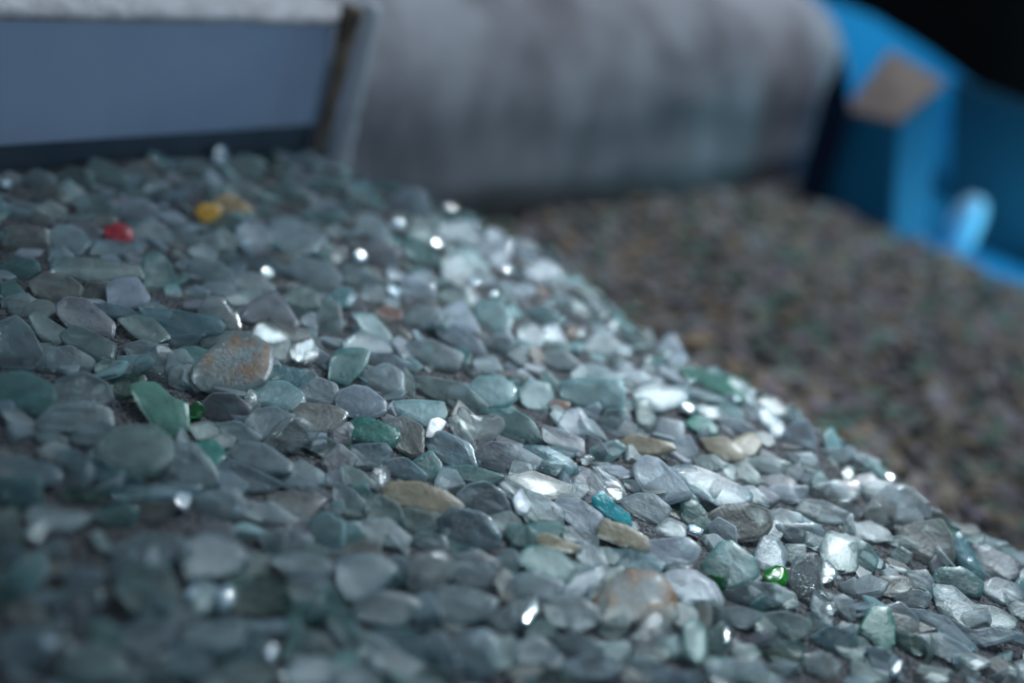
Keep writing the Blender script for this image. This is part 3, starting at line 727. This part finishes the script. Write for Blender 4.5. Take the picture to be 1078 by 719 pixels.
# label writing -----------------------------------------------------------------
def measure(pts):
    a = np.array(pts); a = a - a.mean(0); ev, vec = np.linalg.eigh(a.T @ a)
    asp = math.sqrt(ev[1]/max(ev[0], 1e-6)); ang = math.degrees(math.atan2(vec[1, 1], vec[0, 1])) % 180
    return asp, ang
def shape_words(r):
    asp, ang = measure(r['pts']); n = len(r['pts']); s = []
    asp *= 1
    if asp > 2.3: s.append('long thin')
    elif asp > 1.7: s.append('oblong')
    elif n <= 4: s.append('four-sided' if n == 4 else 'triangular')
    elif asp < 1.2 and n >= 7: s.append('roundish')
    elif n == 5: s.append('five-sided')
    else: s.append('angular')
    k = r['a']*(1.0 if r['y'] < 420 else .6)
    if k > 1250: s.insert(0, 'large')
    elif k < 330: s.insert(0, 'small')
    return ' '.join(s)
def direction(dx, dy):
    a = math.degrees(math.atan2(-dy, dx)) % 360
    return ['right of', 'upper right of', 'above', 'upper left of', 'left of', 'lower left of', 'below', 'lower right of'][int((a+22.5)//45) % 8]
labels = set()
def place(r, used=set()):
    ds = sorted(LAND, key=lambda l: (l['x']-r['x'])**2+(l['y']-r['y'])**2)
    for l in ds:
        if abs(l['x']-r['x'])+abs(l['y']-r['y']) < 1: continue
        d = math.hypot(l['x']-r['x'], l['y']-r['y']); dr = direction(r['x']-l['x'], r['y']-l['y'])
        far = 'just ' if d < 45 else '' if d < 95 else 'further ' 
        yield far + dr + ' the ' + l['s']

def near_ground(x, y, drop=.0): return ground(x, y) - drop
rnd0 = random.Random(11)
stuffV = []; stuffF = []; stuffM = []; stuff_mats = []
def to_stuff(V, Fc, M, code):
    off = len(stuffV)
    stuffV.extend([tuple(M @ Vector(v)) for v in V]); stuffF.extend([tuple(i+off for i in f) for f in Fc])
    if code not in stuff_mats: stuff_mats.append(code)
    stuffM.extend([stuff_mats.index(code)]*len(Fc))
for i, r in enumerate(recs):
    V, Fc, M = traced_mesh(r, i)
    if i not in keep or not r['vis']:
        to_stuff(V, Fc, M, r['c']); continue
    rounded = r['c'] in 'eEd' and r['a'] < 500
    me = bpy.data.meshes.new('glass_shard'); me.from_pydata(V, [], Fc); me.materials.append(MATS[r['c']])
    if r['c'] + 'x' in MATS and i % 5 < 3:
        me.materials.append(MATS[r['c'] + 'x']); n_ = (len(V)-2)//6; me.polygons.foreach_set('material_index', [1 if f < 4*n_ else 0 for f in range(len(Fc))])
    for p_ in me.polygons: p_.use_smooth = True
    me.set_sharp_from_angle(angle=math.radians(30))
    o = link('glass_shard', me); o.matrix_world = M
    if r['label']: lab = r['label']
    else:
        for ph in place(r):
            lab = f"{shape_words(r)} {CODES[r['c']][0]} glass shard {ph}"
            if lab not in labels: break
    labels.add(lab)
    tag(o, lab, 'glass shard', 'frosted glass shards heaped on the near pile')

def vplane(px, py, A, B):
    d = (B-A); n = Vector((d.y, -d.x, 0)).normalized(); return PP(px, py, A, n)
Z0 = .018
L0, L1 = P(0, 153, Z0), P(333, 131, Z0)
R0, R1 = P(500, 238, LOW), P(866, 190, LOW)
def side(x, y, A, B):
    d = B-A; n = Vector((-d.y, d.x, 0)).normalized(); return (x-A.x)*n.x+(y-A.y)*n.y
def behind_wall(x, y):
    if x < L1.x + .02: return side(x, y, L0, L1) > -.014
    return x < R1.x and side(x, y, R0, R1) > -.01
# library of plain shards for the gravel that fills the gaps and the far bed
lib = []
for k in range(28):
    rr = random.Random(k+100); n = rr.choice((4, 5, 5, 6)); e = rr.uniform(.45, .9)
    q = []
    for i in range(n):
        a = 2*math.pi*(i+rr.uniform(-.28, .28))/n; ra = rr.uniform(.72, 1.25)
        q.append((math.cos(a)*ra, math.sin(a)*ra*e))
    lib.append(q)
def random_shard(x, y, z, size, rr, tilt, low=False):
    q = [(a*size, b*size) for a, b in rr.choice(lib)]
    if low:
        n = len(q); th = size*.4
        V = [(a*.85, b*.85, -th/2) for a, b in q] + [(a, b, 0) for a, b in q] + [(a*.8, b*.8, th/2) for a, b in q]
        Fc = [tuple(range(n-1, -1, -1)), tuple(range(2*n, 3*n))]
        for k in range(2):
            for i in range(n): j = (i+1) % n; Fc.append((k*n+i, k*n+j, (k+1)*n+j, (k+1)*n+i))
    else:
        V, Fc = slab(smooth_poly(q, 1, .1), size*rr.uniform(.20, .34), rr, .1)
    nn = (ground_n(x, y) + Vector((rr.gauss(0, tilt), rr.gauss(0, tilt), 0))).normalized()
    rot = nn.to_track_quat('Z', 'Y').to_matrix().to_4x4() @ Matrix.Rotation(rr.uniform(0, 6.28), 4, 'Z')
    rot.translation = (x, y, z)
    return V, Fc, rot
def covered(px, py):
    for r in recs:
        if abs(r['x']-px) < 40 and abs(r['y']-py) < 30:
            inside = False; P_ = r['pts']; n = len(P_)
            for i in range(n):
                a, b = P_[i], P_[i-1]
                if (a[1] > py) != (b[1] > py) and px < (b[0]-a[0])*(py-a[1])/(b[1]-a[1])+a[0]: inside = not inside
            if inside: return True
    return False
NEARC = ['f']*9 + ['q']*3 + ['a']*3 + ['s']*3 + ['t']*3 + ['b']*3 + ['m']*3 + ['l']*3 + ['c']*2 + ['g']*2
GAPS = [(200, 433, 30), (150, 430, 34), (135, 365, 26), (60, 345, 22), (395, 440, 16), (365, 455, 14), (430, 478, 14), (566, 455, 14), (740, 590, 16), (95, 345, 14), (700, 545, 10), (628, 500, 10), (645, 465, 10), (300, 418, 8), (205, 420, 10)]
pts_ = []
tries = 0
while tries < 16000 and len(pts_) < 3000:
    tries += 1
    x = rnd0.uniform(-.50, .75); y = rnd0.uniform(.22, 1.25)
    d = crest_dist(x, y)
    if d > .16: continue
    px, py, z = pix(Vector((x, y, ground(x, y))))
    if px < -120 or px > W+120 or py > Hh+160: continue
    if behind_wall(x, y): continue
    if any(math.hypot(px-a, (py-b)*1.4) < c for a, b, c in GAPS): continue
    size = rnd0.uniform(.0085, .0155)
    if any((x-a)**2+(y-b)**2 < (.46*(size+s))**2 for a, b, s in pts_[-1500:]): continue
    cov = d < 0.004 and covered(px, py)
    out = px < 0 or px > W or py > Hh
    if cov or False: dz = -.0012; size *= .9
    else: dz = rnd0.uniform(-.0005, .0025)
    pts_.append((x, y, size))
    V, Fc, M = random_shard(x, y, ground(x, y)+dz, size, rnd0, .10 if cov else .30 if not out else .3)
    code = rnd0.choice(NEARC)
    if rnd0.random() < .05 and not cov:                       # a small chip that catches the lamp
        q_ = Vector((x, y, ground(x, y) + .004)); nn = ((LAMP-q_).normalized() + (CAM-q_).normalized() + Vector((rnd0.gauss(0, .04), rnd0.gauss(0, .04), 0))).normalized()
        V, Fc, _ = random_shard(x, y, 0, size*.45, rnd0, .1); M = nn.to_track_quat('Z', 'Y').to_matrix().to_4x4(); M.translation = q_; code = 'S'
    to_stuff(V, Fc, M, code)
def flush(name, label, cat):
    me = bpy.data.meshes.new(name); me.from_pydata(stuffV, [], stuffF)
    for c in stuff_mats: me.materials.append(MATS[c])
    me.polygons.foreach_set('material_index', stuffM); me.polygons.foreach_set('use_smooth', [True]*len(stuffF)); me.set_sharp_from_angle(angle=math.radians(30))
    o = link(name, me); tag(o, label, cat, kind='stuff'); return o
flush('glass_gravel', 'small frosted glass gravel filling the gaps between the larger shards', 'gravel')
# far bed
FARM = {'fa': ('far_grey', (138, 128, 126)), 'fb': ('far_brown', (134, 116, 98)), 'fc': ('far_green', (96, 128, 114)), 'fd': ('far_mauve', (138, 122, 132)), 'fe': ('far_tan', (158, 130, 106)), 'fg': ('far_dark', (98, 92, 90)), 'fh': ('far_pale', (156, 160, 162))}
for k, (nm, col) in FARM.items(): MATS[k] = glass(nm + '_glass', col, True, trans=.0, rough=.7, clear_=0, keepcol=True)
FW = ['fa']*6 + ['fb']*6 + ['fc']*3 + ['fd']*5 + ['fe']*2 + ['fg']*4 + ['fh']*2
stuffV, stuffF, stuffM, stuff_mats = [], [], [], []
n_far = 0; rf = random.Random(5)
while n_far < 5200:
    x = rf.uniform(-.10, 1.15); y = rf.uniform(.65, 1.95)
    if crest_dist(x, y) < .13: continue
    if behind_wall(x, y): continue
    px, py, z = pix(Vector((x, y, LOW)))
    if px > W+120 or py < 150 or beyond_edge(x, y): n_far += .2; continue
    n_far += 1
    if noise.noise(Vector((x*9, y*9, 4))) > .0: code = rf.choice(FW)
    else: code = rf.choice(['fb', 'fa', 'fg', 'fb', 'fd', 'fc'])
    size = rf.uniform(.009, .017)
    V, Fc, M = random_shard(x, y, ground(x, y)+rf.uniform(0, .010), size, rf, .45, low=True)
    to_stuff(V, Fc, M, code)
fo = flush('glass_gravel', 'dim brown-grey glass gravel spread over the lower bed behind the pile', 'gravel')
for p_ in fo.data.polygons: p_.use_smooth = False

# ------------------------------------------------------------------ pale ledge, left
def prism(name, prof, A, B, mat, parent=None, segs=1, wob=0.0, caps=True, up=Vector((0, 0, 1)), smooth=False, seed=0):
    """profile [(out, up)] swept from A to B; 'out' points to the viewer's side of the line A-B"""
    d = (B-A).normalized(); out = Vector((d.y, -d.x, 0)).normalized()
    n = len(prof); V = []
    for k in range(segs+1):
        t = k/segs; c = A.lerp(B, t)
        for i, (o_, u_) in enumerate(prof):
            w = wob*noise.noise(Vector((t*9*(B-A).length*3+seed, i*.45, seed))) if wob else 0
            V.append(tuple(c + out*(o_+w) + up*(u_ + w*.5)))
    Fc = []
    for k in range(segs):
        for i in range(n):
            j = (i+1) % n; Fc.append((k*n+i, (k+1)*n+i, (k+1)*n+j, k*n+j))
    Fc.append(tuple(range(n))); Fc.append(tuple(segs*n+i for i in range(n-1, -1, -1)))
    me = bpy.data.meshes.new(name); me.from_pydata(V, [], Fc); me.materials.append(mat)
    if smooth:
        for p_ in me.polygons: p_.use_smooth = len(p_.vertices) == 4
    return link(name, me, parent)
face_m = plain('blue_grey_painted_face', (176, 192, 222), (190, 206, 232), 6, .7, .15, .001)
plaster = plain('rough_white_plaster', (196, 190, 194), (232, 226, 230), 60, .9, .8, .004)
recess_m = plain('dark_slate_skirting', (84, 100, 114), (100, 114, 128), 14, .9)
rust_m = plain('rusty_brown_seam', (92, 80, 70), (160, 140, 124), 70, .9, .5, .002)
t0 = vplane(0, 27, L0, L1); t1 = vplane(345, 12, L0, L1)
hh = (t0.z + t1.z)/2 - Z0
d_ = (L1-L0).normalized(); A0 = L0 - d_*.30
ledge = bpy.data.objects.new('plaster_ledge', None); S.collection.objects.link(ledge); ledge.location = (A0.x, A0.y, 0)
tag(ledge, 'blue-grey plaster ledge with a rough whitish top behind the pile at upper left', 'ledge')
bpy.context.view_layer.update()
def child(o, root): o.parent = root; o.matrix_parent_inverse = root.matrix_world.inverted(); return o
child(prism('face_board', [(0, 0), (0, hh-.003), (-.12, hh-.003), (-.12, 0)], A0, L1, face_m, segs=24, wob=.0015), ledge)
child(prism('plaster_top', [(.001, hh-.004), (.002, hh+.002), (-.006, hh+.007), (-.13, hh+.008), (-.13, hh-.004)], A0, L1+d_*.01, plaster, segs=60, wob=.003, smooth=True, seed=4), ledge)
child(prism('skirting', [(-.006, -.12), (-.006, 0), (-.11, 0), (-.11, -.12)], A0, L1+d_*.002, recess_m, segs=8, wob=.001), ledge)
# rusty strip in the joint
j0 = P(331, 165, -.01); j0 = PP(333, 160, L1 + d_*.004 + Vector((d_.y, -d_.x, 0))*.012, Vector((d_.y, -d_.x, 0)))
j1 = PP(374, 8, L1 + d_*.004 + Vector((d_.y, -d_.x, 0))*.012, Vector((d_.y, -d_.x, 0)))
def tube(name, pts, rads, mat, seg=10, sq=1.0):
    V = []; Fc = []
    for k, (p, r) in enumerate(zip(pts, rads)):
        d = (pts[min(k+1, len(pts)-1)] - pts[max(k-1, 0)]).normalized(); a = d.orthogonal().normalized(); b = d.cross(a)
        for i in range(seg):
            t = 2*math.pi*i/seg; rr = r*(1+.25*noise.noise(Vector((k*1.3, i*.9, 2))))
            V.append(tuple(p + a*math.cos(t)*rr + b*math.sin(t)*rr*sq))
    for k in range(len(pts)-1):
        for i in range(seg): j = (i+1) % seg; Fc.append((k*seg+i, k*seg+j, (k+1)*seg+j, (k+1)*seg+i))
    Fc.append(tuple(range(seg-1, -1, -1))); Fc.append(tuple((len(pts)-1)*seg+i for i in range(seg)))
    me = bpy.data.meshes.new(name); me.from_pydata(V, [], Fc); me.materials.append(mat)
    for p_ in me.polygons: p_.use_smooth = True
    return link(name, me)
ts = [i/14 for i in range(15)]
o = tube('wooden_stick', [j0.lerp(j1, t) + Vector((math.sin(t*5)*.0015, 0, 0)) for t in ts], [.0038+.0044*t for t in ts], rust_m)
tag(o, 'rusty brown stick leaning upright in the joint between ledge and rounded wall', 'stick')
# ------------------------------------------------------------------ rounded wall, centre
roll_m = plain('grey_limewashed_surface', (124, 118, 124), (186, 182, 190), 8, .85, .4, .004, .34, .62, vec=(.8, .8, .5))
dr = (R1-R0).normalized(); 
S0 = L1 + d_*.02; S0.z = LOW
# line from the joint to the far right end of the wall
B0 = R0 - dr*((R0-S0).length*1.0)
tr = vplane(600, 4, R0, R1); hr = tr.z - LOW
depth = .20
prof = []
rad = hr*.62; lean = .012
for i in range(17):
    a = (math.pi/2)*i/16
    prof.append((rad*(math.cos(a)-1)-lean, hr-rad + rad*math.sin(a)))
prof = [(0, 0.0), (-.004, .03)] + [(-.012*t*t, hr*.36*t) for t in (.35, .55, .8)] + prof + [(-depth, hr), (-depth, 0)]
ws = vplane(350, 182, R0, R1); ws.z = LOW
wall = prism('wall_back', prof, ws, R1, roll_m, segs=48, wob=.004, smooth=True, seed=7)
tag(wall, 'rounded grey limewashed low wall behind the pile', kind='structure')
# pale upright end strip left of the rounded wall
strip_m = plain('pale_mortar', (206, 208, 216), (226, 228, 234), 30, .9, .3, .002)
e0 = PP(352, 180, L1 + d_*.03, Vector((d_.y, -d_.x, 0))); e1 = PP(392, 4, L1 + d_*.03, Vector((d_.y, -d_.x, 0)))
o = tube('trim_1', [e0.lerp(e1, t) for t in ts], [.011-.004*t for t in ts], strip_m); tag(o, 'pale mortar edge beside the rusty stick', kind='structure')
# ------------------------------------------------------------------ blue display corner, right
blue_m = plain('blue_lit_board', (28, 132, 184), (34, 142, 194), 4, .6)  # blue of the display light is partly put into this base colour
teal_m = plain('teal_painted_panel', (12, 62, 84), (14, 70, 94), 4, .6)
navy_m = plain('navy_shade_sheet', (10, 34, 66), (14, 44, 80), 4, .7)
black_m = plain('black_cloth', (0, 0, 0), (2, 2, 3), 30, .95, .3, .003)
beige_m = plain('beige_card_top', (148, 128, 122), (164, 146, 138), 30, .85)
pale_m = plain('pale_blue_plastic', (170, 215, 245), (190, 225, 250), 20, .4)
BZ = -.16
def quadmesh(name, pts, mat, thick=None):
    me = bpy.data.meshes.new(name); me.from_pydata([tuple(p) for p in pts], [], [tuple(range(len(pts)))]); me.materials.append(mat); return link(name, me)
fl = [Vector((.2, 1.5, BZ)), Vector((2.6, 1.2, BZ)), Vector((3.2, 3.4, BZ)), Vector((.2, 3.4, BZ))]
tag(quadmesh('floor_display', fl, blue_m), kind='structure')
bw0, bw1 = Vector((.1, 2.75, BZ)), Vector((3.2, 2.35, BZ))
tag(prism('wall_display', [(0, 0), (0, .9), (-.04, .9), (-.04, 0)], bw0, bw1, blue_m), kind='structure')
# box with a beige top; its top rhombus in the picture, top at z = TZ
Q = P(925, 262, -.14); vh = Vector((Q.x, Q.y, 0)).normalized()
def at(px, py, off): return PP(px, py, Q + vh*off, vh)
tops = [at(945, 130, 0), at(992, 90, .045), at(935, 57, .085), at(890, 118, .035)]
bots = [at(936, 290, .0), at(972, 285, .045), at(915, 260, .10), at(852, 250, .035)]
cen = sum(tops, Vector())/4; base = sum(bots, Vector())/4
br = bpy.data.objects.new('display_box', None); S.collection.objects.link(br); br.location = base; bpy.context.view_layer.update()
tag(br, 'blue box with a beige square top standing beyond the gravel at upper right', 'box')
def hexa(name, a, b, mat, bevel):
    n = len(a); me = bpy.data.meshes.new(name)
    me.from_pydata([tuple(p) for p in a] + [tuple(p) for p in b], [], [tuple(range(n)), tuple(range(2*n-1, n-1, -1))] + [(i, i+n, (i+1) % n+n, (i+1) % n) for i in range(n)])
    me.materials.append(mat); o = link(name, me); md = o.modifiers.new('bevel', 'BEVEL'); md.width = bevel; md.segments = 2
    return o
child(hexa('box_body', tops, bots, blue_m, .004), br)
child(hexa('box_top', [cen + (p-cen)*1.04 + Vector((0, 0, .006)) for p in tops], [cen + (p-cen)*1.04 for p in tops], beige_m, .0015), br)
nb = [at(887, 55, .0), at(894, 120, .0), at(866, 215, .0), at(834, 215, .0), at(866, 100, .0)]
o = hexa('navy_shade_sheet', nb, [p + vh*.02 for p in nb], navy_m, .002)  # added dark sheet: shade between wall and box put into shape and colour
tag(o, 'dark navy sheet in place of the shade between rounded wall and blue box', 'panel')
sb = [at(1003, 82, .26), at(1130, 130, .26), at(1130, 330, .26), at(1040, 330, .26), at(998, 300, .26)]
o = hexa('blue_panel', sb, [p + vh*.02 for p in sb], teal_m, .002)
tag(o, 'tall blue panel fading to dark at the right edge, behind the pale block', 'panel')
# small pale chunk
TZ2 = -.07
q_ = P(1003, 262, BZ)
ch = bpy.data.objects.new('pale_block', None); S.collection.objects.link(ch); ch.location = (q_.x, q_.y, BZ); bpy.context.view_layer.update()
tag(ch, 'small pale blue rounded block beside the beige-topped box', 'block')
zt = CAMH
nn_ = Vector((q_.x-CAM.x, q_.y-CAM.y, 0)).normalized()
tp = PP(1006, 198, q_, nn_)
rw = .024
ring = []
for i in range(14):
    a = 2*math.pi*i/14; ring.append((math.cos(a), math.sin(a)))
V = []; Fc = []
for (s, z) in ((.9, 0), (1.05, .25), (1.0, .6), (.82, .85), (.5, .97), (.1, 1.0)):
    for (a, b) in ring: V.append((a*rw*s, b*rw*s*.8, z*(tp.z-BZ)))
for k in range(5):
    for i in range(14): j = (i+1) % 14; Fc.append((k*14+i, k*14+j, (k+1)*14+j, (k+1)*14+i))
Fc.append(tuple(range(13, -1, -1))); Fc.append(tuple(70+i for i in range(14)))
me = bpy.data.meshes.new('block_body'); me.from_pydata(V, [], Fc); me.materials.append(pale_m)
for p_ in me.polygons: p_.use_smooth = True
ob = link('block_body', me); ob.parent = ch
# black hood hanging over the display
hp = Vector((.0, 1.95, 0)); hn = Vector((0, 1, 0))
out_ = [(840, -60), (868, -4), (920, 18), (975, 52), (1030, 92), (1090, 122), (1180, 170), (1300, 150), (1300, -260), (840, -260)]
hv = [PP(x, y, hp, hn) for x, y in out_]
V = [tuple(p) for p in hv] + [tuple(p + Vector((0.01, .10, .01))) for p in hv]; n = len(hv)
Fc = [tuple(range(n)), tuple(range(2*n-1, n-1, -1))] + [(i, i+n, (i+1) % n+n, (i+1) % n) for i in range(n)]
me = bpy.data.meshes.new('black_hood'); me.from_pydata(V, [], Fc); me.materials.append(black_m)
tag(link('black_hood', me), 'black curved hood hanging over the blue display in the top right corner', 'hood')
